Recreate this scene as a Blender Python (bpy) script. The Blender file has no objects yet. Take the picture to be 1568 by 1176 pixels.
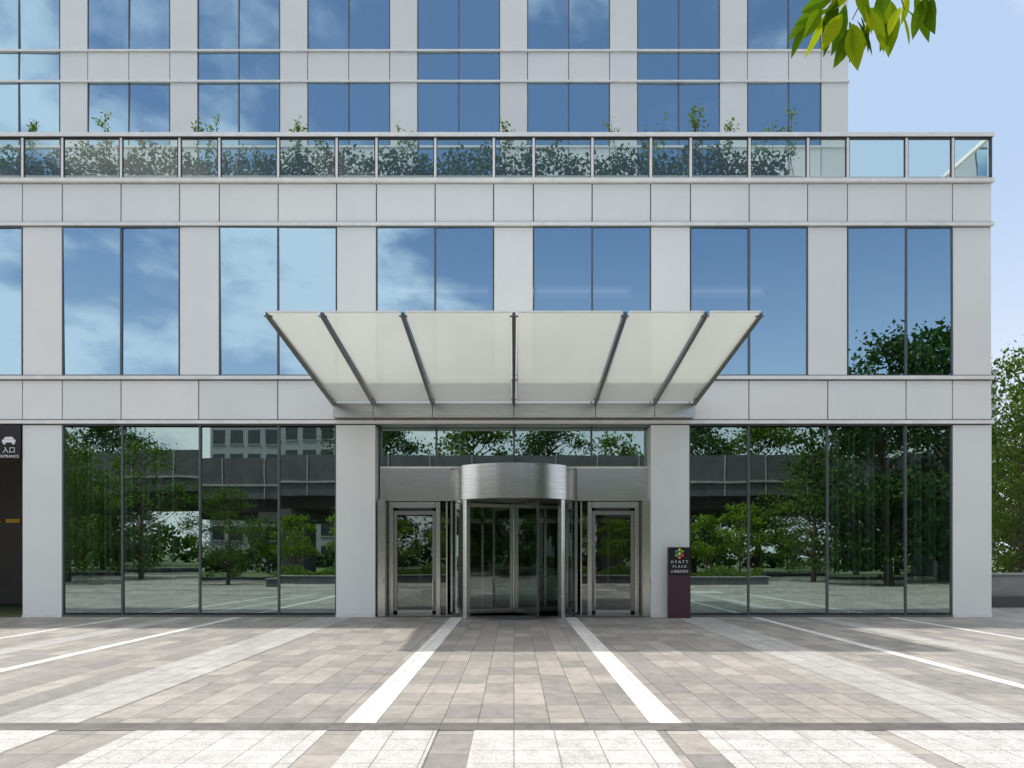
import bpy, math, random
import numpy as np
from mathutils import Vector, Quaternion
random.seed(7); rng=np.random.default_rng(7)
scene=bpy.context.scene
scene.view_settings.view_transform='Standard'; scene.view_settings.look='None'
scene.view_settings.exposure=0; scene.view_settings.gamma=1
CH=1.583; D=17.417; F=1045.0
def X(p): return (p-787)/60.0
def Z(p): return (945-p)/60.0

# ---------------------------------------------------------------- materials
def mat(name):
    m=bpy.data.materials.new(name); m.use_nodes=True
    nt=m.node_tree; nt.nodes.clear()
    o=nt.nodes.new('ShaderNodeOutputMaterial'); return m,nt,o
def L(nt,a,b): nt.links.new(a,b)
def noise(nt,scale,detail=4,vec=None,rough=.55):
    n=nt.nodes.new('ShaderNodeTexNoise'); n.inputs['Scale'].default_value=scale
    n.inputs['Detail'].default_value=detail; n.inputs['Roughness'].default_value=rough
    if vec is not None: L(nt,vec,n.inputs['Vector'])
    return n
def objco(nt,sc=(1,1,1)):
    t=nt.nodes.new('ShaderNodeTexCoord'); mp=nt.nodes.new('ShaderNodeMapping')
    mp.inputs['Scale'].default_value=sc; L(nt,t.outputs['Object'],mp.inputs['Vector']); return mp.outputs['Vector']
def ramp(nt,fac,stops):
    r=nt.nodes.new('ShaderNodeValToRGB'); e=r.color_ramp.elements
    e[0].position=stops[0][0]; e[0].color=(*stops[0][1],1)
    e[1].position=stops[-1][0]; e[1].color=(*stops[-1][1],1)
    for p,c in stops[1:-1]:
        k=e.new(p); k.color=(*c,1)
    L(nt,fac,r.inputs['Fac']); return r.outputs['Color']
def mixc(nt,a,b,fac,mode='MIX'):
    n=nt.nodes.new('ShaderNodeMix'); n.data_type='RGBA'; n.blend_type=mode
    for s,v in ((6,a),(7,b)):
        if isinstance(v,(tuple,list)): n.inputs[s].default_value=(*v,1)
        else: L(nt,v,n.inputs[s])
    if isinstance(fac,(int,float)): n.inputs[0].default_value=fac
    else: L(nt,fac,n.inputs[0])
    return n.outputs[2]
def simple(name,col,rough=.5,metal=0,var=.08,vs=3.0,spec=.5,sc=(1,1,1),bump=0):
    m,nt,o=mat(name); b=nt.nodes.new('ShaderNodeBsdfPrincipled')
    v=objco(nt,sc); n=noise(nt,vs,3,v)
    c0=tuple(max(0,c*(1-var)) for c in col); c1=tuple(min(1,c*(1+var)) for c in col)
    L(nt,ramp(nt,n.outputs['Fac'],[(.3,c0),(.7,c1)]),b.inputs['Base Color'])
    b.inputs['Roughness'].default_value=rough; b.inputs['Metallic'].default_value=metal
    b.inputs['Specular IOR Level'].default_value=spec
    if bump:
        bp=nt.nodes.new('ShaderNodeBump'); bp.inputs['Strength'].default_value=bump; bp.inputs['Distance'].default_value=.02
        L(nt,n.outputs['Fac'],bp.inputs['Height']); L(nt,bp.outputs['Normal'],b.inputs['Normal'])
    L(nt,b.outputs[0],o.inputs[0]); return m
def glass(name,tint,gl,refl,wave=.02,frost=0.0):
    m,nt,o=mat(name)
    t=nt.nodes.new('ShaderNodeBsdfTransparent'); t.inputs[0].default_value=(*tint,1)
    g=nt.nodes.new('ShaderNodeBsdfGlossy'); g.inputs['Color'].default_value=(*gl,1); g.inputs['Roughness'].default_value=frost
    n=noise(nt,.9,1,objco(nt)); bp=nt.nodes.new('ShaderNodeBump'); bp.inputs['Strength'].default_value=wave; bp.inputs['Distance'].default_value=.3
    L(nt,n.outputs['Fac'],bp.inputs['Height']); L(nt,bp.outputs['Normal'],g.inputs['Normal'])
    lw=nt.nodes.new('ShaderNodeLayerWeight'); lw.inputs['Blend'].default_value=.3
    mr=nt.nodes.new('ShaderNodeMapRange'); mr.inputs['To Min'].default_value=refl; mr.inputs['To Max'].default_value=1
    L(nt,lw.outputs['Fresnel'],mr.inputs['Value'])
    mx=nt.nodes.new('ShaderNodeMixShader'); L(nt,mr.outputs[0],mx.inputs[0]); L(nt,t.outputs[0],mx.inputs[1]); L(nt,g.outputs[0],mx.inputs[2])
    L(nt,mx.outputs[0],o.inputs[0]); return m
def leafmat(name,c0,c1,c2,trans=.35):
    m,nt,o=mat(name); gi=nt.nodes.new('ShaderNodeNewGeometry')
    col=ramp(nt,gi.outputs['Random Per Island'],[(0,c0),(.55,c1),(1,c2)])
    d=nt.nodes.new('ShaderNodeBsdfDiffuse'); L(nt,col,d.inputs[0])
    t=nt.nodes.new('ShaderNodeBsdfTranslucent'); L(nt,mixc(nt,col,(1.0,1.0,.35),1,'MULTIPLY'),t.inputs[0])
    mx=nt.nodes.new('ShaderNodeMixShader'); mx.inputs[0].default_value=trans
    L(nt,d.outputs[0],mx.inputs[1]); L(nt,t.outputs[0],mx.inputs[2]); L(nt,mx.outputs[0],o.inputs[0]); return m
def tiles(name,ca,cb,bw,rh,mortar=.006,mc=(.12,.11,.1),rough=.6,speck=.12,stain=.18,offset=0.0):
    m,nt,o=mat(name); b=nt.nodes.new('ShaderNodeBsdfPrincipled'); v=objco(nt)
    br=nt.nodes.new('ShaderNodeTexBrick'); L(nt,v,br.inputs['Vector']); br.offset=offset; br.squash=1
    br.inputs['Color1'].default_value=(*ca,1); br.inputs['Color2'].default_value=(*cb,1); br.inputs['Mortar'].default_value=(*mc,1)
    br.inputs['Scale'].default_value=1; br.inputs['Mortar Size'].default_value=mortar; br.inputs['Mortar Smooth'].default_value=.3
    br.inputs['Brick Width'].default_value=bw; br.inputs['Row Height'].default_value=rh; br.inputs['Bias'].default_value=0
    n1=noise(nt,110,2,v,.7); n2=noise(nt,.35,5,v,.65); n3=noise(nt,5,5,v,.75)
    n4=noise(nt,1,3,objco(nt,(14,90,1)),.7)
    c=mixc(nt,br.outputs['Color'],ramp(nt,n1.outputs['Fac'],[(.3,(1-speck*2,)*3),(.7,(1+speck,)*3)]),1,'MULTIPLY')
    c=mixc(nt,c,ramp(nt,n2.outputs['Fac'],[(.3,(1-stain,)*3),(.7,(1+stain*.5,)*3)]),1,'MULTIPLY')
    c=mixc(nt,c,ramp(nt,n3.outputs['Fac'],[(.3,(.74,.73,.72)),(.7,(1.08,1.08,1.08))]),1,'MULTIPLY')
    c=mixc(nt,c,ramp(nt,n4.outputs['Fac'],[(.3,(.80,.80,.80)),(.7,(1.08,1.08,1.08))]),1,'MULTIPLY')
    L(nt,c,b.inputs['Base Color'])
    L(nt,ramp(nt,n3.outputs['Fac'],[(.3,(rough-.15,)*3),(.7,(rough+.1,)*3)]),b.inputs['Roughness'])
    bp=nt.nodes.new('ShaderNodeBump'); bp.inputs['Strength'].default_value=.4; bp.inputs['Distance'].default_value=.004
    L(nt,br.outputs['Fac'],bp.inputs['Height']); bp.invert=True; L(nt,bp.outputs[0],b.inputs['Normal'])
    L(nt,b.outputs[0],o.inputs[0]); return m

PAN=[simple('panel_%d'%i,c,.20,0,.03,.6,.6) for i,c in enumerate([(.84,.85,.835),(.81,.83,.815),(.87,.875,.86),(.835,.86,.85)])]
RAIL=simple('rail_metal',(.86,.86,.85),.35)
DARK=simple('dark_gasket',(.05,.052,.055),.5)
MULL=simple('mullion_metal',(.12,.13,.14),.4,.3)
STEEL=simple('brushed_steel',(.66,.65,.63),.24,1,.12,2,.5,(1,1,30))
STEELD=simple('steel_dark',(.34,.34,.34),.3,1,.1,2,.5,(1,1,20))
GBLUE=glass('glass_upper',(.22,.30,.38),(.58,.83,1.0),.62,.008)
GTOW=glass('glass_tower',(.20,.28,.36),(.58,.83,1.0),.62,.010)
GLOB=glass('glass_lobby',(.50,.62,.58),(.76,.96,.91),.46,.003)
GDOOR=glass('glass_door',(.66,.74,.70),(.8,.9,.86),.20,.002)
GBAL=glass('glass_balustrade',(.80,.90,.84),(.9,.95,.95),.09,.01)
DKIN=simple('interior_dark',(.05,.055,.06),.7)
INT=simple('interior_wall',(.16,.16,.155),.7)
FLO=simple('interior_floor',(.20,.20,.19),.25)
CURT=simple('curtain',(.55,.57,.58),.9)
WOOD=simple('slat_wood',(.12,.10,.08),.5)
CONC=simple('concrete',(.34,.335,.32),.8,0,.15,1.5)
CONCD=simple('concrete_dark',(.10,.10,.105),.8,0,.2,1.0)
BARK=simple('bark',(.10,.08,.06),.9,0,.3,12,.3,(1,1,.3),.6)
LEAF=leafmat('leaf_mid',(.045,.095,.022),(.09,.16,.035),(.18,.26,.06),.4)
LEAFB=leafmat('leaf_fresh',(.07,.14,.02),(.15,.25,.035),(.28,.38,.06),.4)
LEAFD=leafmat('leaf_dark',(.022,.05,.02),(.045,.09,.03),(.09,.15,.04),.35)
LEAFN=leafmat('leaf_near',(.04,.10,.012),(.14,.25,.015),(.38,.46,.02),.62)

# ---------------------------------------------------------------- mesh helper
class MB:
    def __init__(s): s.v=[];s.f=[];s.m=[];s.mats=[]
    def mi(s,m):
        if m not in s.mats: s.mats.append(m)
        return s.mats.index(m)
    def quad(s,a,b,c,d,m):
        n=len(s.v); s.v+= [tuple(a),tuple(b),tuple(c),tuple(d)]; s.f.append((n,n+1,n+2,n+3)); s.m.append(s.mi(m))
    def box(s,x0,x1,y0,y1,z0,z1,m):
        s.hexa([(x0,y0,z0),(x1,y0,z0),(x1,y1,z0),(x0,y1,z0),(x0,y0,z1),(x1,y0,z1),(x1,y1,z1),(x0,y1,z1)],m)
    def hexa(s,p,m):
        n=len(s.v); s.v+=[tuple(q) for q in p]; k=s.mi(m)
        for q in ((0,3,2,1),(4,5,6,7),(0,1,5,4),(1,2,6,5),(2,3,7,6),(3,0,4,7)):
            s.f.append(tuple(n+i for i in q)); s.m.append(k)
    def tube(s,path,rad,m,seg=8,cap=True):
        n=len(s.v); k=s.mi(m); P=[Vector(p) for p in path]
        for i,p in enumerate(P):
            d=(P[min(i+1,len(P)-1)]-P[max(i-1,0)]).normalized()
            u=d.cross(Vector((0.31,.95,.05)))
            if u.length<.05: u=d.cross(Vector((1,0,0)))
            u.normalize(); w=d.cross(u)
            for j in range(seg):
                a=2*math.pi*j/seg; q=p+(u*math.cos(a)+w*math.sin(a))*rad[i]; s.v.append(tuple(q))
        for i in range(len(P)-1):
            for j in range(seg):
                a=n+i*seg+j; b=n+i*seg+(j+1)%seg; s.f.append((a,b,b+seg,a+seg)); s.m.append(k)
        if cap:
            s.f.append(tuple(n+j for j in range(seg))); s.m.append(k)
            e=n+(len(P)-1)*seg; s.f.append(tuple(e+j for j in reversed(range(seg)))); s.m.append(k)
    def arc(s,cx,cy,r0,r1,a0,a1,z0,z1,m,seg=24):
        k=s.mi(m); n=len(s.v)
        for i in range(seg+1):
            a=a0+(a1-a0)*i/seg; sx,sy=math.sin(a),-math.cos(a)
            for r,z in ((r0,z0),(r1,z0),(r1,z1),(r0,z1)): s.v.append((cx+r*sx,cy+r*sy,z))
        for i in range(seg):
            b=n+4*i
            for j in range(4):
                j2=(j+1)%4; s.f.append((b+j,b+j2,b+4+j2,b+4+j)); s.m.append(k)
        s.f.append((n,n+3,n+2,n+1)); s.m.append(k); e=n+4*seg; s.f.append((e,e+1,e+2,e+3)); s.m.append(k)
    def arcwall(s,cx,cy,r,a0,a1,z0,z1,m,seg=20):
        for i in range(seg):
            a=a0+(a1-a0)*i/seg; b=a0+(a1-a0)*(i+1)/seg
            p=lambda t,z:(cx+r*math.sin(t),cy-r*math.cos(t),z)
            s.quad(p(a,z0),p(b,z0),p(b,z1),p(a,z1),m)
    def leaves(s,P,size,m,asp=.55,up=.3):
        P=np.asarray(P,float); N=len(P)
        if N==0: return
        d=rng.normal(size=(N,3)); d/=np.linalg.norm(d,axis=1)[:,None]
        e=rng.normal(size=(N,3)); e[:,2]+=up; u=np.cross(d,e); u/=np.linalg.norm(u,axis=1)[:,None]+1e-9
        sz=size*rng.uniform(.6,1.4,N)[:,None]
        V=np.stack([P-d*sz*.5,P+u*sz*asp*.5-d*sz*.05,P+d*sz*.5,P-u*sz*asp*.5-d*sz*.05],1).reshape(-1,3)
        n=len(s.v); s.v+=V.tolist(); k=s.mi(m)
        s.f+=[(n+4*i,n+4*i+1,n+4*i+2,n+4*i+3) for i in range(N)]; s.m+=[k]*N
    def mesh(s,name,smooth=False):
        me=bpy.data.meshes.new(name); me.from_pydata(s.v,[],s.f)
        for m in s.mats: me.materials.append(m)
        me.polygons.foreach_set('material_index',s.m)
        if smooth: me.polygons.foreach_set('use_smooth',[True]*len(s.f))
        me.update(); return me
    def make(s,name,parent=None,smooth=False,bevel=0):
        o=bpy.data.objects.new(name,s.mesh(name,smooth)); scene.collection.objects.link(o)
        if parent: o.parent=parent
        if bevel:
            b=o.modifiers.new('bev','BEVEL'); b.width=bevel; b.segments=2; b.limit_method='ANGLE'
        return o
def empty(name,loc=(0,0,0)):
    e=bpy.data.objects.new(name,None); e.location=loc; scene.collection.objects.link(e); return e
def text(name,body,size,loc,m,parent,ext=.002,align='CENTER'):
    c=bpy.data.curves.new(name,'FONT'); c.body=body; c.size=size; c.align_x=align; c.extrude=ext
    o=bpy.data.objects.new(name,c); o.location=loc; o.rotation_euler=(math.pi/2,0,0); c.materials.append(m)
    scene.collection.objects.link(o); o.parent=parent; return o

# ---------------------------------------------------------------- building
H=empty('hotel_building')
cells=[]
for k in range(-3,5):
    s=34+240.6*k
    cells.append((s,s+61,'P',k)); cells.append((s+61,s+151,'G',k)); cells.append((s+151,s+240.6,'G',k))
cells+= [(1237,1298,'P',5),(1298,1388,'G',5),(1388,1459,'G',5),(1459,1519,'P',6)]
XL=X(cells[0][0]); XR=X(1519)
pan=MB(); gl=MB(); rl=MB(); dk=MB()
G=.014
def panel(x0,x1,z0,z1,y=0,B=pan):
    # every cassette sits very slightly out of true, so sheen differs from panel to panel
    m=random.choice(PAN); a=random.uniform(-.004,.004); b=random.uniform(-.004,.004)
    x0+=G; x1-=G; z0+=G; z1-=G; w=(x1-x0)*.5; h=(z1-z0)*.5
    y+=.004+abs(a)*w+abs(b)*h
    B.hexa([(x0,y-a*w-b*h,z0),(x1,y+a*w-b*h,z0),(x1,y+.04,z0),(x0,y+.04,z0),(x0,y-a*w+b*h,z1),(x1,y+a*w+b*h,z1),(x1,y+.04,z1),(x0,y+.04,z1)],m)
def pane(x0,x1,z0,z1,y,m,t=.004):
    a=random.uniform(-t,t)*(x1-x0)*.5; b=random.uniform(-t,t)*(z1-z0)*.5
    gl.quad((x0,y-a-b,z0),(x1,y+a-b,z0),(x1,y+a+b,z1),(x0,y-a+b,z1),m)
def frame(x0,x1,z0,z1,y0,y1,w,m,B=dk):
    B.box(x0,x0+w,y0,y1,z0,z1,m);B.box(x1-w,x1,y0,y1,z0,z1,m)
    B.box(x0+w,x1-w,y0,y1,z1-w,z1,m);B.box(x0+w,x1-w,y0,y1,z0,z0+w,m)
for (a,b,t,k) in cells:
    xa,xb=X(a),X(b)
    panel(xa,xb,Z(340),Z(281))
    if t=='P': panel(xa,xb,Z(575),Z(347))
    else:
        pane(xa+.02,xb-.02,Z(574),Z(348),.03,GBLUE,.012)
        frame(xa,xb,Z(575),Z(347),.0,.06,.024,MULL)
jb=[-687,-567,-446,-326,-206,-146,-56,34,95,185,304,425,514,575,665,785,906,996,1056,1147,1268,1388,1459,1519]
for a,b in zip(jb[:-1],jb[1:]): panel(X(a),X(b),Z(643),Z(582))
for (za,zb) in ((Z(347),Z(281)),(Z(650),Z(575))):
    dk.box(XL,XR-.01,.05,.09,za,zb,DARK)
for (a,b,t,k) in cells:
    if t=='P': dk.box(X(a),X(b)-.01,.05,.09,Z(575),Z(347),DARK)
for p0,p1,pr in ((280,274,.07),(346,341,.05),(581,576,.06),(649,644,.06)):
    rl.box(XL,XR+.03,-pr,.05,Z(p0),Z(p1),RAIL)
    dk.box(XL,XR+.01,-pr*.45,.05,Z(p1),Z(p1)+.018,DARK)
def column(a,b):
    xa,xb=X(a),X(b)
    pan.box(xa+.01,xb-.01,0,.5,.06,Z(651),PAN[3]); dk.box(xa+.02,xb-.02,.01,.48,0.0,.06,MULL)
    pan.box(xa+.002,xb-.002,-.02,0.0,.0,.055,RAIL)
for a,b in ((34,95),(514,575),(996,1056),(1459,1519)): column(a,b)
def gbay(px):
    for a,b in zip(px[:-1],px[1:]):
        pane(X(a)+.02,X(b)-.02,.10,Z(654),.06,GLOB,.005)
        frame(X(a),X(b),.04,Z(650),.02,.11,.024,MULL)
        xm=X(a)+.4*(X(b)-X(a)); dk.box(xm,xm+.02,.5,.52,.1,4.9,MULL)
    rl.box(X(px[0])+.01,X(px[-1])-.01,-.01,.2,0,.04,STEELD)
gbay([95,186,305,426,514]); gbay([1056,1147,1268,1388,1459])
core=MB()
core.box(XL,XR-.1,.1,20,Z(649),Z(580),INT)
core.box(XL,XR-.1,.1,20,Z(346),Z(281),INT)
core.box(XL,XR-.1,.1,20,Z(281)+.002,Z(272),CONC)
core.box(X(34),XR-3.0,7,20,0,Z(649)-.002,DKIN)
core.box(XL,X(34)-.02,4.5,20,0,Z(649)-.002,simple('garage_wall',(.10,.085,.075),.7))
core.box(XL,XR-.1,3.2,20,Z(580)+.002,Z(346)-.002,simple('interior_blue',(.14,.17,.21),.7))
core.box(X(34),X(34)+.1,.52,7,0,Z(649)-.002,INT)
core.box(XL-.2,XL-.01,0,20,0,Z(281),PAN[0])
core.box(XL,XR,20,20.2,0,Z(272),PAN[0])
core.box(X(34)+.1,XR-.1,.11,7,.0,.03,FLO)
core.box(XR-.06,XR,.52,1.2,0,Z(281),PAN[0]); core.box(XR-.06,XR,.06,.51,Z(649),Z(281),PAN[0]); core.box(XR-.06,XR,6.6,20,0,Z(281),PAN[1])
core.box(XR-.06,XR,1.2,6.6,Z(649),Z(580),PAN[2]); core.box(XR-.06,XR,1.2,6.6,Z(346),Z(281),PAN[0])
core.box(XR-.06,XR,3.0,6.6,Z(580),Z(346),PAN[1])
gl.quad((XR-.03,1.2,0),(XR-.03,6.6,0),(XR-.03,6.6,Z(649)),(XR-.03,1.2,Z(649)),GLOB)
gl.quad((XR-.03,1.2,Z(580)),(XR-.03,3.0,Z(580)),(XR-.03,3.0,Z(346)),(XR-.03,1.2,Z(346)),GLOB)
for yy in (2.5,3.9,5.2): core.box(XR-.07,XR+.01,yy,yy+.05,0,Z(649)-.002,MULL)
core.make('structure',H)
inter=MB()
SLAT=simple('screen_slat',(.50,.66,.58),.5)
for px in (108,116,132,140,158,166,190,198,216,224,240,262,1275,1283,1300,1308,1330,1338,1360,1402,1410,1424,1432,1446):
    x=X(px)*1.04; inter.box(x,x+.05,.75,.9,.03,4.85,SLAT)
for x in (-8.2,-4.3,4.6,8.4): inter.box(x,x+.5,3.2,3.7,.03,4.88,INT)
for x0,x1 in ((-11,-5),(5,9)): inter.box(x0,x1,6.6,6.9,.03,3.2,WOOD)
for x0 in (-9.4,-7.0,5.6,7.5,):
    inter.box(x0,x0+1.3,3.9,4.7,.25,.48,CURT); inter.box(x0,x0+1.3,4.6,4.75,.48,.85,CURT)
BLIND=simple('blind',(.32,.36,.40),.9)
for k in range(-3,6):
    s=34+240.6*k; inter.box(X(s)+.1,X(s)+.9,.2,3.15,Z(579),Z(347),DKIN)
    inter.box(X(s+61)+.02,X(s+61)+.10,.16,.24,Z(579),Z(349),CURT)
    if s+240<1260: inter.box(X(s+240)-.12,X(s+240)-.04,.16,.24,Z(579),Z(349),CURT)
    e=min(X(s+240),XR-.2); inter.box(X(s+61)+.1,e-.12,.18,.2,Z(349)-.28,Z(349),CURT)
    inter.box(X(s+61)+.1,e-.12,.7,.72,Z(349)-.95,Z(349)-.02,BLIND)
# inner vestibule frames behind the doors
for x in (-3.0,-1.0,1.0,3.0): inter.box(x-.04,x+.04,4.3,4.4,.03,4.85,STEEL)
inter.box(-3.4,3.4,4.3,4.4,2.6,2.75,STEEL); inter.box(-2.2,2.2,5.9,6.5,.03,1.15,CURT); inter.box(-2.3,2.3,5.8,6.55,1.15,1.2,WOOD)
inter.make('interior',H)
em,nt,o=mat('cove_light'); e=nt.nodes.new('ShaderNodeEmission'); e.inputs[0].default_value=(1,.70,.62,1); e.inputs[1].default_value=.75; L(nt,e.outputs[0],o.inputs[0])
em2,nt,o=mat('cove_glow'); e=nt.nodes.new('ShaderNodeEmission'); e.inputs[0].default_value=(.9,.68,.66,1); e.inputs[1].default_value=.3; L(nt,e.outputs[0],o.inputs[0])
cv=MB()
for c in (665,906,1147):
    cv.box(X(c)-1.45,X(c)+1.45,3.10,3.18,9.47,9.58,em); cv.box(X(c)-1.55,X(c)+1.55,3.14,3.19,9.34,9.70,em2)
cv.make('cove_lamp',H)

for (a,b,t,k) in cells:
    xa,xb=X(a),X(b)
    gl.quad((xa+.05,.02,Z(272)),(xb-.05,.02,Z(272)),(xb-.05,.02,Z(212)),(xa+.05,.02,Z(212)),GBAL)
    frame(xa+.035,xb-.035,Z(272),Z(211),.0,.04,.018,DARK)
    rl.box(xa-.022,xa+.034,-.01,.07,Z(272),Z(211),RAIL)
rl.box(XR-.04,XR,-.01,.07,Z(272),Z(211),MULL)
rl.box(XL,XR+.03,-.05,.12,Z(210),Z(204),RAIL); dk.box(XL,XR,-.03,.1,Z(211)-.001,Z(210)-.002,DARK)
rl.box(XR-.06,XR+.03,.12,7.4,Z(210),Z(204),RAIL)
for i in range(5):
    y0=.1+i*1.46; gl.quad((XR-.02,y0+.04,Z(272)),(XR-.02,y0+1.42,Z(272)),(XR-.02,y0+1.42,Z(212)),(XR-.02,y0+.04,Z(212)),GBAL)
    rl.box(XR-.05,XR,y0+1.40,y0+1.46,Z(272),Z(211),RAIL)
core2=MB(); core2.box(XL,X(1237),.35,.45,Z(272),Z(272)+.25,RAIL); core2.box(XL,X(1237),.45,1.8,Z(272)+.001,Z(272)+.2,BARK); core2.make('planter',H)

TY=7.46; TZ0=Z(272); TZ1=36.35
bands=[11.85+3.5*i for i in range(0,8)]
for (a,b,t,k) in cells:
    xa,xb=X(a),X(b)
    if t=='P':
        for z in bands:
            panel(xa,xb,z,z+1.1,TY)
            if z+3.5<TZ1: panel(xa,xb,z+1.12,z+3.48,TY)
    else:
        for z in bands:
            if k%2==0: pane(xa+.02,xb-.02,z+.02,z+1.08,TY+.03,GTOW,.01); frame(xa,xb,z,z+1.1,TY,TY+.06,.022,MULL)
            else: panel(xa,xb,z,z+1.1,TY)
            if z+3.5<TZ1:
                z0,z1=z+1.12,z+3.48
                pane(xa+.02,xb-.02,z0,z1,TY+.03,GTOW,.014); frame(xa,xb,z0,z1,TY,TY+.06,.024,MULL)
for z in bands:
    for zz in (z-.01,z+1.11): rl.box(XL,XR+.02,TY-.05,TY+.05,zz-.035,zz+.035,RAIL)
tw=MB()
tw.box(XL,XR-.02,TY+.9,24,TZ0,TZ1+.6,simple('tower_core',(.09,.11,.14),.7))
tw.box(XR-.02,XR,TY+.06,24,TZ0,TZ1+.6,PAN[0]); tw.box(XL,XR-.03,TY+.07,TY+.9,TZ1-.3,TZ1+.6,PAN[0])
for (a,b,t,k) in cells:
    if t=='P': tw.box(X(a)+.01,X(b)-.03,TY+.05,TY+.4,TZ0,TZ1,DARK)
    else:
        xx=X(a)+.1 if abs((a-95)%240.6)<5 or a==1298 else X(b)-.22
        tw.box(xx,xx+.13,TY+.14,TY+.2,TZ0,TZ1-.4,CURT)
for z in bands:
    tw.box(XL,XR-.03,TY+.07,TY+.89,z,z+1.0,INT)
    tw.box(XL,XR-.03,TY+.16,TY+.19,z-.16,z-.03,CURT)
tw.make('tower_structure',H)
pan.make('cladding_panels',H,bevel=.004); gl.make('glazing',H); rl.make('sill_rails',H); dk.make('window_frames',H)

# ---------------------------------------------------------------- entrance
E=MB(); ty=.5
E.box(X(575)+.001,X(996)-.001,.02,ty+.5,Z(650),Z(649)-.001,STEELD)
XI=1.74
for sgn in (-1,1):
    def bx(a,b,y0,y1,z0,z1,m):
        a,b=sorted((a*sgn,b*sgn)); E.box(a,b,y0,y1,z0,z1,m)
    bx(XI-.1,3.50,ty-.1,ty+.1,3.0,3.84,STEEL)
    bx(3.30,3.50,.12,ty-.002,0,2.998,STEELD); bx(3.30,3.49,.05,.12,0,3.0,STEEL)
    bx(3.16,3.28,ty-.06,ty+.06,0,2.98,STEEL); bx(3.28,3.30,ty-.03,ty+.03,0,2.98,DARK)
    bx(2.05,3.16,ty-.06,ty+.06,2.82,2.98,STEEL); bx(2.15,3.05,ty-.02,ty+.03,2.76,2.815,DARK)
    bx(1.93,2.04,ty-.06,ty+.06,0,2.98,STEEL); bx(XI,1.78,ty-.06,ty+.06,0,2.98,STEEL)
    bx(3.06,3.155,ty-.03,ty+.03,.12,2.74,STEELD); bx(2.05,2.14,ty-.03,ty+.03,.12,2.74,STEELD)
    bx(2.14,3.06,ty-.03,ty+.03,.03,.14,STEEL); bx(2.14,3.06,ty-.03,ty+.03,2.64,2.74,STEELD)
    a,b=sorted((2.14*sgn,3.06*sgn)); E.quad((a,ty,.14),(b,ty,.14),(b,ty,2.64),(a,ty,2.64),GDOOR)
    a,b=sorted((1.78*sgn,1.93*sgn)); E.quad((a,ty,.05),(b,ty,.05),(b,ty,2.95),(a,ty,2.95),GDOOR)
    bx(2.10,2.13,ty-.14,ty-.11,.25,.95,STEEL); bx(2.10,2.13,ty-.11,ty-.03,.3,.33,STEEL); bx(2.10,2.13,ty-.11,ty-.03,.87,.90,STEEL)
    bx(3.33,3.47,-.02,.045,.85,1.0,STEEL)
E.box(-3.5,3.5,ty-.08,ty+.06,3.845,3.90,RAIL)
for a,b in ((-3.5,-2.03),(-2.03,0),(0,2.03),(2.03,3.5)):
    t=random.uniform(-.003,.003); E.quad((a,ty-.02,3.9),(b,ty-.02+t,3.9),(b,ty-.02+t,4.9),(a,ty-.02,4.9),GLOB)
    E.box(a-.025,a+.025,ty-.06,ty+.02,3.9,4.91,MULL)
E.make('entrance_portal',H,bevel=.004)

RD=empty('revolving_door'); cx,cy,R=0,1.0,1.76
A=math.asin(1.2/R); B_=math.radians(108)
d=MB()
d.arc(cx,cy,R-.06,R+.10,-A-.03,A+.03,2.98,3.83,STEEL,40)
for s_ in (-1,1): d.arc(cx,cy,R-.06,R-.0,s_*(A+.035),s_*B_,2.99,3.79,STEEL,20)
d.arc(cx,cy,0.01,R-.07,-math.pi,math.pi,3.55,3.6,STEELD,48)
d.arc(cx,cy,0.01,R-.07,-math.pi,math.pi,2.99,3.02,INT,48)
d.make('drum_header',RD)
d2=MB()
for s_ in (-1,1):
    d2.arcwall(cx,cy,R-.03,s_*(A+.05),s_*B_,.05,2.98,GDOOR)
    for a in (A,math.radians(72)):
        d2.arc(cx,cy,R-.08,R+.05 if a==A else R,s_*a-.035,s_*a+.035,0,2.98,STEEL,2)
    d2.arc(cx,cy,R-.06,R,s_*(A+.04),s_*B_,.0,.1,STEELD,16)
d2.arc(cx,cy,R-.12,R+.03,-A+.04,A-.04,0.012,.035,STEELD,24)
d2.arc(cx,cy,0.01,R-.13,-math.pi,math.pi,.012,.03,DKIN,40)
d2.make('drum_walls',RD)
d3=MB()
d3.tube([(cx,cy,.03),(cx,cy,2.99)],[.05,.05],STEEL,16)
for w in range(4):
    a=math.radians(22+90*w); ux,uy=math.sin(a),-math.cos(a); nx,ny=-uy,ux
    def seg(r0,r1,z0,z1,th,m):
        P=[]
        for z in (z0,z1):
            for r,t in ((r0,-th),(r1,-th),(r1,th),(r0,th)): P.append((cx+ux*r+nx*t,cy+uy*r+ny*t,z))
        d3.hexa(P,m)
    seg(.06,.12,.04,2.95,.02,STEEL); seg(1.54,1.62,.04,2.95,.025,STEEL)
    seg(.12,1.54,.04,.16,.02,STEEL); seg(.12,1.54,2.86,2.95,.02,STEEL); seg(1.62,1.66,.04,2.95,.008,DARK)
    seg(.4,1.3,.98,1.02,.045,STEELD)
    p=lambda r,z:(cx+ux*r,cy+uy*r,z); d3.quad(p(.12,.16),p(1.54,.16),p(1.54,2.86),p(.12,2.86),GDOOR)
d3.make('door_wings',RD)

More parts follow.
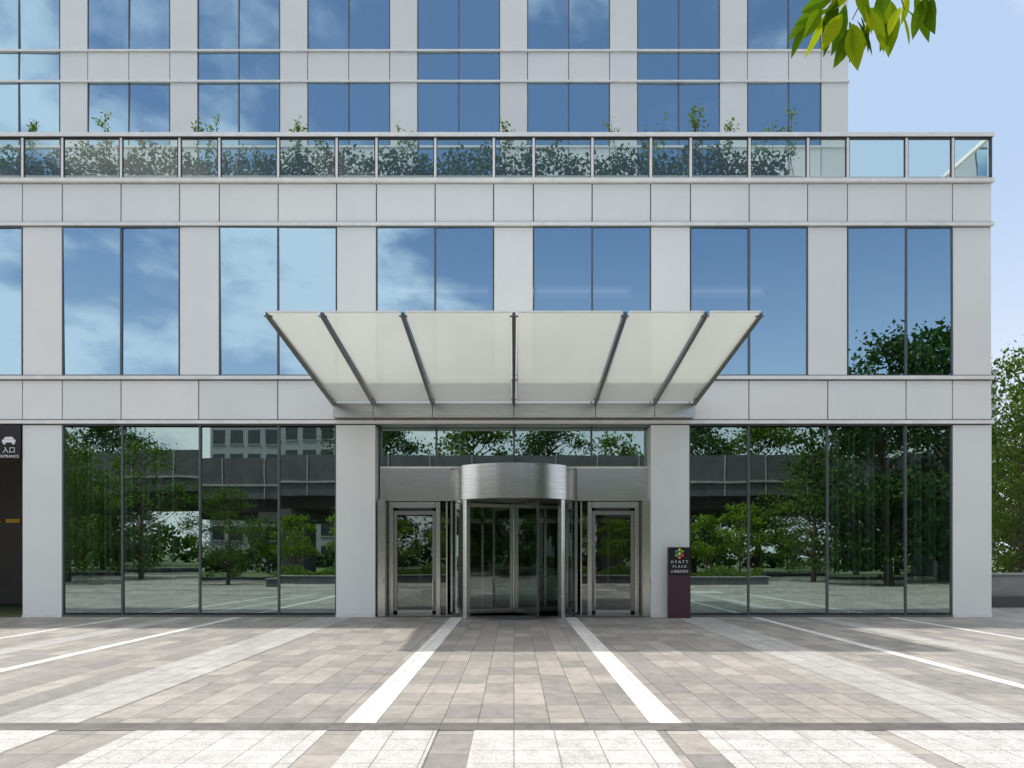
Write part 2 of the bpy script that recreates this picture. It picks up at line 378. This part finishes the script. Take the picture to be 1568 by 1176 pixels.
# ---------------------------------------------------------------- canopy
C=empty('entrance_canopy'); c=MB()
m,nt,o=mat('fritted_glass')
dd=nt.nodes.new('ShaderNodeBsdfPrincipled'); dd.inputs['Roughness'].default_value=.10
nn=noise(nt,.5,3,objco(nt)); L(nt,ramp(nt,nn.outputs['Fac'],[(.3,(.72,.76,.71)),(.7,(.80,.82,.77))]),dd.inputs['Base Color'])
tr=nt.nodes.new('ShaderNodeBsdfTranslucent'); tr.inputs[0].default_value=(.76,.79,.71,1)
mx=nt.nodes.new('ShaderNodeMixShader'); mx.inputs[0].default_value=.22; L(nt,dd.outputs[0],mx.inputs[1]); L(nt,tr.outputs[0],mx.inputs[2])
tt=nt.nodes.new('ShaderNodeBsdfTransparent'); tt.inputs[0].default_value=(.85,.92,.88,1)
mx2=nt.nodes.new('ShaderNodeMixShader'); mx2.inputs[0].default_value=.10; L(nt,mx.outputs[0],mx2.inputs[1]); L(nt,tt.outputs[0],mx2.inputs[2]); L(nt,mx2.outputs[0],o.inputs[0])
FRIT=m
bxs=[-4.55,-3.54,-2.05,0,2.05,3.54,4.55]
yb,zb,yf,zf=-.28,5.44,-4.92,6.03
for i,(a,b) in enumerate(zip(bxs[:-1],bxs[1:])):
    a+=.06 if i else .03; b-=.06 if i<5 else .03
    c.quad((a,yb,zb),(b,yb,zb),(b,yf,zf),(a,yf,zf),FRIT)
    c.box(a,b,yf-.02,yf+.01,zf-.012,zf+.022,RAIL)
BE=simple('beam_paint',(.10,.098,.092),.35,.4)
BL=simple('beam_edge',(.20,.185,.165),.4,.5)
for x in bxs:
    w=.03
    c.hexa([(x-w,yf+.08,zf-.04),(x+w,yf+.08,zf-.04),(x+w,yb+.1,zb-.08),(x-w,yb+.1,zb-.08),
            (x-w,yf+.08,zf+.03),(x+w,yf+.08,zf+.03),(x+w,yb+.1,zb+.20),(x-w,yb+.1,zb+.20)],BE)
    w=.036
    c.hexa([(x-w,yf+.08,zf-.050),(x+w,yf+.08,zf-.050),(x+w,yb+.1,zb-.092),(x-w,yb+.1,zb-.092),
            (x-w,yf+.08,zf-.042),(x+w,yf+.08,zf-.042),(x+w,yb+.1,zb-.082),(x-w,yb+.1,zb-.082)],BL)
    for t in (.04,.97):
        y=yb+(yf-yb)*t; z=zb+(zf-zb)*t
        c.box(x-.075,x+.075,y-.035,y+.035,z-.014,z-.004,BL)
for a,b in zip([-4.56]+bxs[1:-1],bxs[1:-1]+[4.56]):
    c.box(a+.008,b-.008,-.26,-.065,Z(642),5.40,STEEL)
c.box(-4.5,4.5,-.2,-.07,5.06,5.38,DARK)
c.make('canopy_frame',C)

# ---------------------------------------------------------------- signs
S=empty('hotel_sign'); sg=MB()
PUR=simple('sign_purple',(.075,.028,.05),.3); BLK=simple('sign_black',(.018,.015,.018),.25)
sg.box(3.86,4.42,-.34,-.20,0.0,1.07,PUR); sg.box(3.86,4.42,-.342,-.20,1.074,1.78,BLK); sg.make('sign_body',S,bevel=.004)
ds=MB()
for (px,pz,col) in ((-.075,.075,(.02,.3,.75)),(.0,.115,(.9,.6,.02)),(.075,.075,(.1,.55,.08)),(-.075,-.02,(.1,.6,.3)),(0,.02,(.95,.75,.05)),(.075,-.02,(.75,.05,.3)),(0,-.075,(.9,.25,.03))):
    mm=simple('dot',col,.4,0,0.01); ds.tube([(4.14+px,-.343,1.6+pz),(4.14+px,-.349,1.6+pz)],[.036,.036],mm,18)
ds.make('sign_logo',S)
WH=simple('sign_white',(.85,.85,.85),.4)
text('sign_text','H Y A T T',.1,(4.14,-.343,1.38),WH,S); text('sign_text_b','P L A C E',.085,(4.14,-.343,1.27),WH,S)
text('sign_text_c','上海嘉定凯悦',.075,(4.14,-.343,1.15),WH,S)
G_=empty('garage_entrance_sign'); g=MB(); g.box(-15.5,X(33),-.03,.08,Z(703),Z(651),BLK)
cxx=X(15); cz=Z(676)
g.box(cxx-.17,cxx+.17,-.037,-.031,cz-.03,cz+.04,WH); g.hexa([(cxx-.14,-.037,cz+.045),(cxx+.14,-.037,cz+.045),(cxx+.14,-.031,cz+.045),(cxx-.14,-.031,cz+.045),(cxx-.09,-.037,cz+.11),(cxx+.09,-.037,cz+.11),(cxx+.09,-.031,cz+.11),(cxx-.09,-.031,cz+.11)],WH)
g.box(cxx-.15,cxx-.08,-.037,-.031,cz-.075,cz-.033,WH); g.box(cxx+.08,cxx+.15,-.037,-.031,cz-.075,cz-.033,WH)
g.make('board',G_)
text('label','入口',.17,(cxx,-.034,Z(693)),WH,G_); text('label_b','ENTRANCE',.10,(cxx,-.034,Z(701)),WH,G_)
gg=MB(); YEL=simple('yellow_paint',(.8,.5,.03),.5)
for i in range(8): gg.box(-20+i*.62,-20+i*.62+.45,4.44,4.496,2.62,2.74,YEL)
for x in (-13.6,-18.0): gg.box(x-.3,x-.05,2.4,2.9,0,4.9,CONC)
gg.make('garage_interior',H)

# ---------------------------------------------------------------- ground
def sheet(name,x0,x1,y0,y1,z,m,parent=None):
    b=MB(); b.quad((x0,y0,z),(x1,y0,z),(x1,y1,z),(x0,y1,z),m); return b.make(name,parent)
GR=simple('ground_mat',(.07,.10,.035),.9,0,.3,.2)
sheet('ground',-900,900,-900,900,-.03,GR)
PAV=tiles('paving_granite',(.43,.395,.355),(.27,.255,.24),.34,.6,.005)
PW=tiles('paving_white',(.74,.73,.71),(.68,.67,.65),.30,.6,.004,(.40,.39,.37),.6,.08,.08)
PL=tiles('paving_light',(.50,.485,.465),(.42,.405,.39),.34,.6,.005,stain=.1)
PS=tiles('paving_speckle',(.66,.635,.615),(.57,.55,.535),.36,.34,.006,(.30,.29,.28),.6,.26,.08)
PD=tiles('paving_dark',(.18,.17,.155),(.14,.13,.125),.34,.3,.005)
P=empty('plaza_pavement')
sheet('granite_paving',-45,45,-29.5,.0,0,PAV,P)
sheet('apron_paving',12.3,45,0,26,0,PAV,P)
for a,b in ((-1.60,-1.30),(1.28,1.58),(-7.12,-6.92),(6.02,6.22),(-9.85,-9.68),(9.5,9.67)): sheet('inlay_white',a,b,-10.99,-.05,.004,PW,P)
for a,b in ((-5.0,-4.1),(4.05,4.95),(7.4,7.9),(-8.6,-8.1)): sheet('inlay_light',a,b,-10.99,-.05,.004,PL,P)
for yy in (-11.27,-16.4): sheet('inlay_dark',-45,45,yy,yy+.28,.004,PD,P)
for yy in (-13.1,-18.2):
    for a,b in ((-7.6,-6.2),(-5.6,-4.1),(-3.4,-1.68),(-1.36,-.69),(-.36,1.28),(1.65,3.15),(3.35,4.6),(5.3,6.9),(7.4,9.0)): sheet('inlay_speckle',a,b,yy,yy+1.83,.004,PS,P)
ROAD=simple('asphalt',(.055,.055,.058),.9,0,.2,8)
R_=empty('road'); sheet('carriageway',-300,300,-47,-30,-.02,ROAD,R_)
for i in range(-30,30): sheet('lane_mark',i*6,i*6+3,-38.6,-38.45,-.014,WH,R_)
kb=MB(); kb.box(-300,300,-30,-29.7,-.03,.12,CONC); kb.make('kerb',R_)
w=MB(); w.box(12.9,34,3.8,4.1,0,.95,CONC); w.box(12.85,34,3.75,4.15,.95,1.02,CONC); w.box(12.9,34,3.2,3.8,0,.35,CONCD)
w.make('low_wall',bevel=.01)

# ---------------------------------------------------------------- trees
def tree_mesh(name,h,cr,trunk,n,ls,lm,seed,nc=42,low=.3,tight=1.0):
    r=np.random.default_rng(seed); b=MB()
    lean=r.normal(size=2)*.15
    top=(lean[0],lean[1],h*.8)
    b.tube([(0,0,-.1),(lean[0]*.3,lean[1]*.3,h*.2),(lean[0]*.7,lean[1]*.7,h*.5),top],[trunk*1.25,trunk*.9,trunk*.6,trunk*.15],BARK,9)
    pts=[]; cz0=h*low
    for i in range(nc):
        t=r.uniform(0,1); z=cz0+(h-cz0)*t
        prof=math.sin(math.pi*min(1,max(.0,(t*.85+.12))))**.6
        rr=cr*prof*math.sqrt(r.uniform(.1,1))*r.uniform(.75,1.2); a=r.uniform(0,2*math.pi)
        c_=np.array([rr*math.cos(a)+lean[0]*t,rr*math.sin(a)+lean[1]*t,z])
        zs=max(h*.18,z-rr*.7-.3); s0=(lean[0]*zs/h,lean[1]*zs/h,zs)
        mid=tuple((np.array(s0)+c_)/2+np.array([0,0,-.1*rr]))
        b.tube([s0,mid,tuple(c_)],[trunk*.32,trunk*.18,trunk*.05],BARK,5,False)
        k=int(n/nc*r.uniform(.5,1.5)); sg_=cr*r.uniform(.10,.19)*tight
        pts.append(c_+r.normal(size=(k,3))*np.array([sg_*1.2,sg_*1.2,sg_*.7]))
    b.leaves(np.concatenate(pts),ls,lm,.6)
    return b.mesh(name)
TM=[tree_mesh('tree_a',11,3.6,.2,8000,.27,LEAF,1,46,.2),tree_mesh('tree_b',9.5,3.4,.18,7000,.25,LEAF,2,44,.15),tree_mesh('tree_c',15.5,4.6,.26,12000,.32,LEAFD,3,70,.12),
    tree_mesh('tree_s',4.7,1.7,.07,2600,.18,LEAFB,4,28,.36),tree_mesh('tree_airy',10,3.4,.15,6500,.19,LEAF,9,70,.1,.8)]
def tree(i,x,y,s=1,rot=None,name='broadleaf_tree'):
    o=bpy.data.objects.new(name,TM[i]); o.location=(x,y,0); o.scale=(s,s,s*random.uniform(.93,1.07)); o.rotation_euler=(0,0,random.uniform(0,6.28) if rot is None else rot)
    scene.collection.objects.link(o)
for i,x,y,s in ((4,21.8,11.5,.80),(4,25.6,16,1.08),(1,32,24,1.0),(4,28.6,20,1.05),(1,38,30,1.2),(4,19.6,9,.42)): tree(i,x,y,s)
for i,x,y,s in ((4,-22.0,-23,.85),(4,-17.8,-24.5,.62),(1,-27,-24,.9),(4,-25,-20,.8),(1,-34,-26,1.0),(0,-38,-25,1.1),(2,22.0,-22.5,.92),(2,26.5,-25,1.05),(4,18.3,-24,.85),(2,32,-24,1),(1,28,-20,.9)): tree(i,x,y,s)
for x in (-14.5,-11,-8.0,-4.5,-1,3,6.5,8.8,10.6,12.4,14.5): tree(3,x+random.uniform(-.6,.6),-27.3+random.uniform(-1.2,1.2),random.uniform(.8,1.0))
for i in range(20):
    x=-75+i*7.8+random.uniform(-2,2)
    if -40<x<-19: continue
    tree((2,0,2,1)[i%4],x,-53+random.uniform(-3,3),random.uniform(.95,1.15)*(1 if i%2==0 else 1.3))
for i in range(14): tree((0,1)[i%2],-75+i*11+random.uniform(-3,3),-66+random.uniform(-3,3),random.uniform(.7,.9))
sb=MB()
for x0,x1,y in ((-14,-4,-21.5),(3.5,14,-20.8)):
    sb.box(x0,x1,y-.9,y+.9,-.02,.42,CONCD); sb.box(x0-.05,x1+.05,y-.95,y+.95,.422,.47,CONC)
    n=4500; xs=rng.uniform(x0+.1,x1-.1,n); p=np.column_stack([xs,rng.uniform(y-.8,y+.8,n),.45+rng.uniform(0,1,n)*(.4+.25*np.sin(xs*2.3))]); sb.leaves(p,.13,LEAF)
sb.make('planter_bed')
hg=MB(); n=14000; xs=rng.uniform(-110,110,n); p=np.column_stack([xs,rng.uniform(-78,-75,n),rng.uniform(0,1,n)**.8*(3.2+1.2*np.sin(xs*.5)+.6*np.sin(xs*1.7))]); hg.leaves(p,.75,LEAFD,.7)
hg.make('hedge')

# terrace hedge
hb=MB(); n=34000; xs=rng.uniform(XL,X(1225),n)
hh=1.05+.18*np.sin(xs*2.1)*np.sin(xs*.9)+.10*np.sin(xs*7)
z=Z(272)+.1+rng.uniform(0,1,n)**.85*hh
dens=.5+.5*np.sin(xs*4.7+np.sin(z*5)*1.5)*np.sin(z*6.3+xs*1.3)
keep=rng.uniform(0,1,n)<(.5+.5*dens)
hb.leaves(np.column_stack([xs,.55+rng.uniform(0,1.1,n),z])[keep],.125,LEAFD)
for px in (42,50,165,170,225,300,312,330,455,460,610,622,632,773,778,938,985,1000,1010,1062,1068,1075,1112,1120,1170,1190,1208,1214):
    x=(px-787)/57.0; y0=.9+random.uniform(-.2,.3); top=13.05+random.uniform(-.25,.35)+(.3 if px in(1068,300,1062,1208) else 0)
    p0=Vector((x+random.uniform(-.15,.15),y0,Z(272)+.2)); p1=Vector((x+random.uniform(-.12,.12),y0,top)); mid=(p0+p1)/2+Vector((random.uniform(-.08,.08),0,0))
    hb.tube([p0,mid,p1],[.012,.009,.004],BARK,5)
    for j in range(3):
        t=random.uniform(.6,.9); q=p0.lerp(p1,t); e_=q+Vector((random.uniform(-.3,.3),random.uniform(-.1,.1),random.uniform(.1,.35)))
        hb.tube([q,e_],[.006,.003],BARK,4,False)
        L_=np.array([tuple(q.lerp(e_,u)) for u in np.linspace(.1,1,14)])+rng.normal(size=(14,3))*.035; hb.leaves(L_,.10,LEAFB,.45)
    L_=np.array([tuple(p0.lerp(p1,u)) for u in np.linspace(.5,1,26)])+rng.normal(size=(26,3))*.06; hb.leaves(L_,.10,LEAF,.45)
hb.make('terrace_hedge')

def leaf(b,base,dirv,ln,wd,m,roll=0):
    d=Vector(dirv).normalized(); s=d.cross(Vector((0,1,0.2))).normalized()
    s=Quaternion(d,roll)@s; n=d.cross(s); n0=len(b.v); k=b.mi(m)
    prof=((0,0),(.12,.42),(.3,.85),(.5,1),(.7,.8),(.87,.4),(1,0)); base=Vector(base)
    for t,w_ in prof:
        c_=base+d*ln*t+Vector((0,0,-1))*ln*.16*t*t
        f=n*wd*.16*w_
        b.v+=[tuple(c_+s*wd*.5*w_+f),tuple(c_),tuple(c_-s*wd*.5*w_+f)]
    for i in range(len(prof)-1):
        a=n0+3*i
        b.f.append((a,a+1,a+4,a+3)); b.m.append(k); b.f.append((a+1,a+2,a+5,a+4)); b.m.append(k)
T=MB(); tx,tyy=7.3,-18.7
T.tube([(tx,tyy,-.1),(tx-.05,tyy,1.6),(tx-.2,tyy+.1,3.4),(tx-.3,tyy+.1,5.5)],[.17,.13,.11,.05],BARK,10)
def W(px,py,dist): return Vector(((px-787)*dist/F,-D+dist,CH+(850-py)*dist/F))
hub=W(1345,-70,2.35)
T.tube([(tx-.15,tyy+.1,3.0),(5.2,-17.4,4.3),(3.2,-16.0,4.4),(2.0,-15.3,4.0),tuple(hub)],[.08,.05,.03,.015,.006],BARK,7)
def twig(pts,r=.004):
    T.tube([tuple(p) for p in pts],[r*(1-.6*i/(len(pts)-1)) for i in range(len(pts))],BARK,5,False)
for t_ in ([hub,W(1300,-20,2.3),W(1262,10,2.25)],[hub,W(1330,-20,2.35),W(1305,30,2.3)],[hub,W(1375,-20,2.35),W(1385,15,2.4)],[hub,W(1400,-40,2.3),W(1418,-8,2.3)]): twig(t_)
LV=[(1262,10,-50,22,50),(1258,8,-30,42,55),(1266,14,-32,55,55),(1272,20,-12,58,48),(1285,5,-48,18,48),(1290,15,-40,60,50),
    (1300,28,-10,70,62),(1305,30,10,95,58),(1302,38,-25,50,50),(1312,25,25,45,46),(1318,8,30,28,48),(1325,0,0,50,48),(1335,10,22,48,50),
    (1345,-5,-14,45,45),(1352,0,20,60,52),(1365,-5,5,70,60),(1380,10,5,78,52),(1388,8,20,40,50),(1378,5,-24,45,50),(1400,-12,30,40,55),(1412,-10,18,50,48),(1416,-10,-14,45,50),(1300,-15,-30,25,45),(1275,-10,-40,15,50),(1355,-25,-10,50,55),(1310,-25,15,50,50),(1415,-30,10,40,50),(1390,-20,-15,48,48),(1340,25,10,40,42),(1368,20,-18,42,42),(1248,12,-25,18,42),(1240,25,-22,40,42),(1330,15,-8,60,45),(1318,20,5,50,50),(1295,0,-15,60,55),(1282,-8,-20,50,50)]
for i,(px,py,dx,dy,l) in enumerate(LV):
    dist=2.3+random.uniform(-.1,.12); b0=W(px,py+6,dist); ln=l*dist/F*1.12
    leaf(T,b0,(dx,random.uniform(-22,22),-dy),ln,ln*random.uniform(.30,.46),LEAFN,random.uniform(-1.1,1.1))
for i in range(900):
    a=random.uniform(0,6.28); rr=2.2*math.sqrt(random.random()); p=(tx-.2+rr*math.cos(a),tyy-.2+rr*math.sin(a)*.9,4.4+random.uniform(0,1.9))
    leaf(T,p,(random.uniform(-1,1),random.uniform(-1,1),random.uniform(-1,.2)),.14,.06,LEAFN,random.uniform(-1,1))
for i in range(14):
    a=i*.45+.2; rr=random.uniform(1.2,2.0); T.tube([(tx-.2,tyy+.1,3.2+i*.13),(tx-.2+rr*.5*math.cos(a),tyy+rr*.5*math.sin(a),4.2+i*.07),(tx-.2+rr*math.cos(a),tyy+rr*math.sin(a),4.7+i*.08)],[.04,.025,.006],BARK,5,False)
T.make('overhanging_tree')

# ---------------------------------------------------------------- surroundings opposite
V=MB(); XA,XB=-200,200
V.box(XA,XB,-45,-31,5.9,7.0,CONCD); V.box(XA,XB,-43,-33,5.1,5.898,CONCD); V.box(XA,XB,-31.3,-31,7.002,8.8,CONCD); V.box(XA,XB,-45,-44.7,7.002,8.6,CONC)
for i in range(-66,67): V.box(i*3-.04,i*3+.04,-30.998,-30.95,5.9,8.8,CONC)
V.box(XA,XB,-30.99,-30.9,6.8,6.95,CONC)
for x in range(-180,181,26): V.box(x+6-.9,x+6+.9,-40,-37,-.03,4.5,CONC); V.box(x+6-1.2,x+6+1.2,-43,-33,4.4,5.098,CONC)
V.make('elevated_road')
DKG=simple('block_window',(.04,.05,.06),.15)
def block(name,x0,x1,y0,y1,h,n,wall,fh=3.6):
    b=MB(); b.box(x0,x1,y0,y1,-.03,h,wall); b.box(x0-.3,x1+.3,y0-.3,y1+.3,h,h+.5,CONC)
    fl=int(h/fh); wx=(x1-x0)/n
    for i in range(fl):
        for j in range(n):
            a=x0+wx*(j+.15); c_=x0+wx*(j+.85); z0=i*fh+1.0; z1=i*fh+fh-.5
            for yy,s in ((y1,1),(y0,-1)):
                b.box(a,c_,min(yy,yy+.03*s),max(yy,yy+.03*s),z0,z1,DKG); b.box(a-.1,c_+.1,min(yy,yy+.12*s),max(yy,yy+.12*s),z0-.15,z0-.003,CONC)
    return b.make(name)
block('office_block',-46,-22,-100,-84,24,9,simple('wall_grey',(.35,.35,.36),.7))
block('apartment_tower',118,132.6,170,190,52,9,simple('wall_pale',(.6,.62,.64),.7),3.0)

# ---------------------------------------------------------------- light
sv=Vector((-2.7,1.3,6.03)).normalized(); el=math.asin(sv.z); az=math.atan2(sv.x,sv.y)
sd=bpy.data.lights.new('sun','SUN'); sd.energy=4.3; sd.angle=math.radians(1.4); sd.color=(1,.955,.89)
so=bpy.data.objects.new('sun',sd); so.rotation_euler=(-sv).to_track_quat('-Z','Y').to_euler(); so.location=(0,0,60); scene.collection.objects.link(so)
wd=bpy.data.worlds.new('World'); scene.world=wd; wd.use_nodes=True; nt=wd.node_tree; nt.nodes.clear()
out=nt.nodes.new('ShaderNodeOutputWorld'); bg=nt.nodes.new('ShaderNodeBackground'); bg.inputs[1].default_value=.15
sky=nt.nodes.new('ShaderNodeTexSky'); sky.sky_type='NISHITA'; sky.sun_disc=False; sky.sun_elevation=el; sky.sun_rotation=az; sky.air_density=1.0; sky.dust_density=1.2; sky.ozone_density=1.2
tc=nt.nodes.new('ShaderNodeTexCoord'); sx=nt.nodes.new('ShaderNodeSeparateXYZ'); L(nt,tc.outputs['Generated'],sx.inputs[0])
def M(op,a,b=None,clamp=False):
    n=nt.nodes.new('ShaderNodeMath'); n.operation=op; n.use_clamp=clamp
    for i,v in enumerate((a,b)):
        if v is None: continue
        if isinstance(v,(int,float)): n.inputs[i].default_value=v
        else: L(nt,v,n.inputs[i])
    return n.outputs[0]
def MR(v,a,b,c_,d_):
    n=nt.nodes.new('ShaderNodeMapRange'); n.interpolation_type='SMOOTHSTEP'
    for k,x in zip(('From Min','From Max','To Min','To Max'),(a,b,c_,d_)): n.inputs[k].default_value=x
    L(nt,v,n.inputs['Value']); return n.outputs[0]
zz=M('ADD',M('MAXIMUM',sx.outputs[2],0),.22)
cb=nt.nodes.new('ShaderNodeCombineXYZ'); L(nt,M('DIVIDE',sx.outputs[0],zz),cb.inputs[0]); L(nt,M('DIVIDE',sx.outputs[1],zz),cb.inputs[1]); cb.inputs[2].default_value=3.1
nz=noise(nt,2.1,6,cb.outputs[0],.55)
bias=M('ADD',M('MULTIPLY',sx.outputs[0],-.34),MR(sx.outputs[2],.66,.82,0,.42))  # more cloud to the left; overhead cover added out of view to brighten facade
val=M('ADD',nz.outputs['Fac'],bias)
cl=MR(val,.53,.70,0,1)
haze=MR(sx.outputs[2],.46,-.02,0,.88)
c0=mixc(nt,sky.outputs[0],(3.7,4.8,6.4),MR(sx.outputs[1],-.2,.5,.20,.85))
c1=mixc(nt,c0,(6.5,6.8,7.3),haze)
ccol=mixc(nt,(7.4,7.6,7.9),(12,12,12),MR(sx.outputs[2],.55,.85,0,1))  # the added overhead cloud is made brighter, as extra fill on the facade
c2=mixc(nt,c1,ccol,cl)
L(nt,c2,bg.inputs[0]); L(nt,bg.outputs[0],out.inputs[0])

cd=bpy.data.cameras.new('camera'); cd.sensor_width=36; cd.lens=36*F/1568; cd.shift_y=262/1568; cd.shift_x=-3/1568; cd.clip_end=3000; cd.clip_start=.05
co=bpy.data.objects.new('camera',cd); co.location=(0,-D,CH); co.rotation_euler=(math.pi/2,0,0); scene.collection.objects.link(co); scene.camera=co
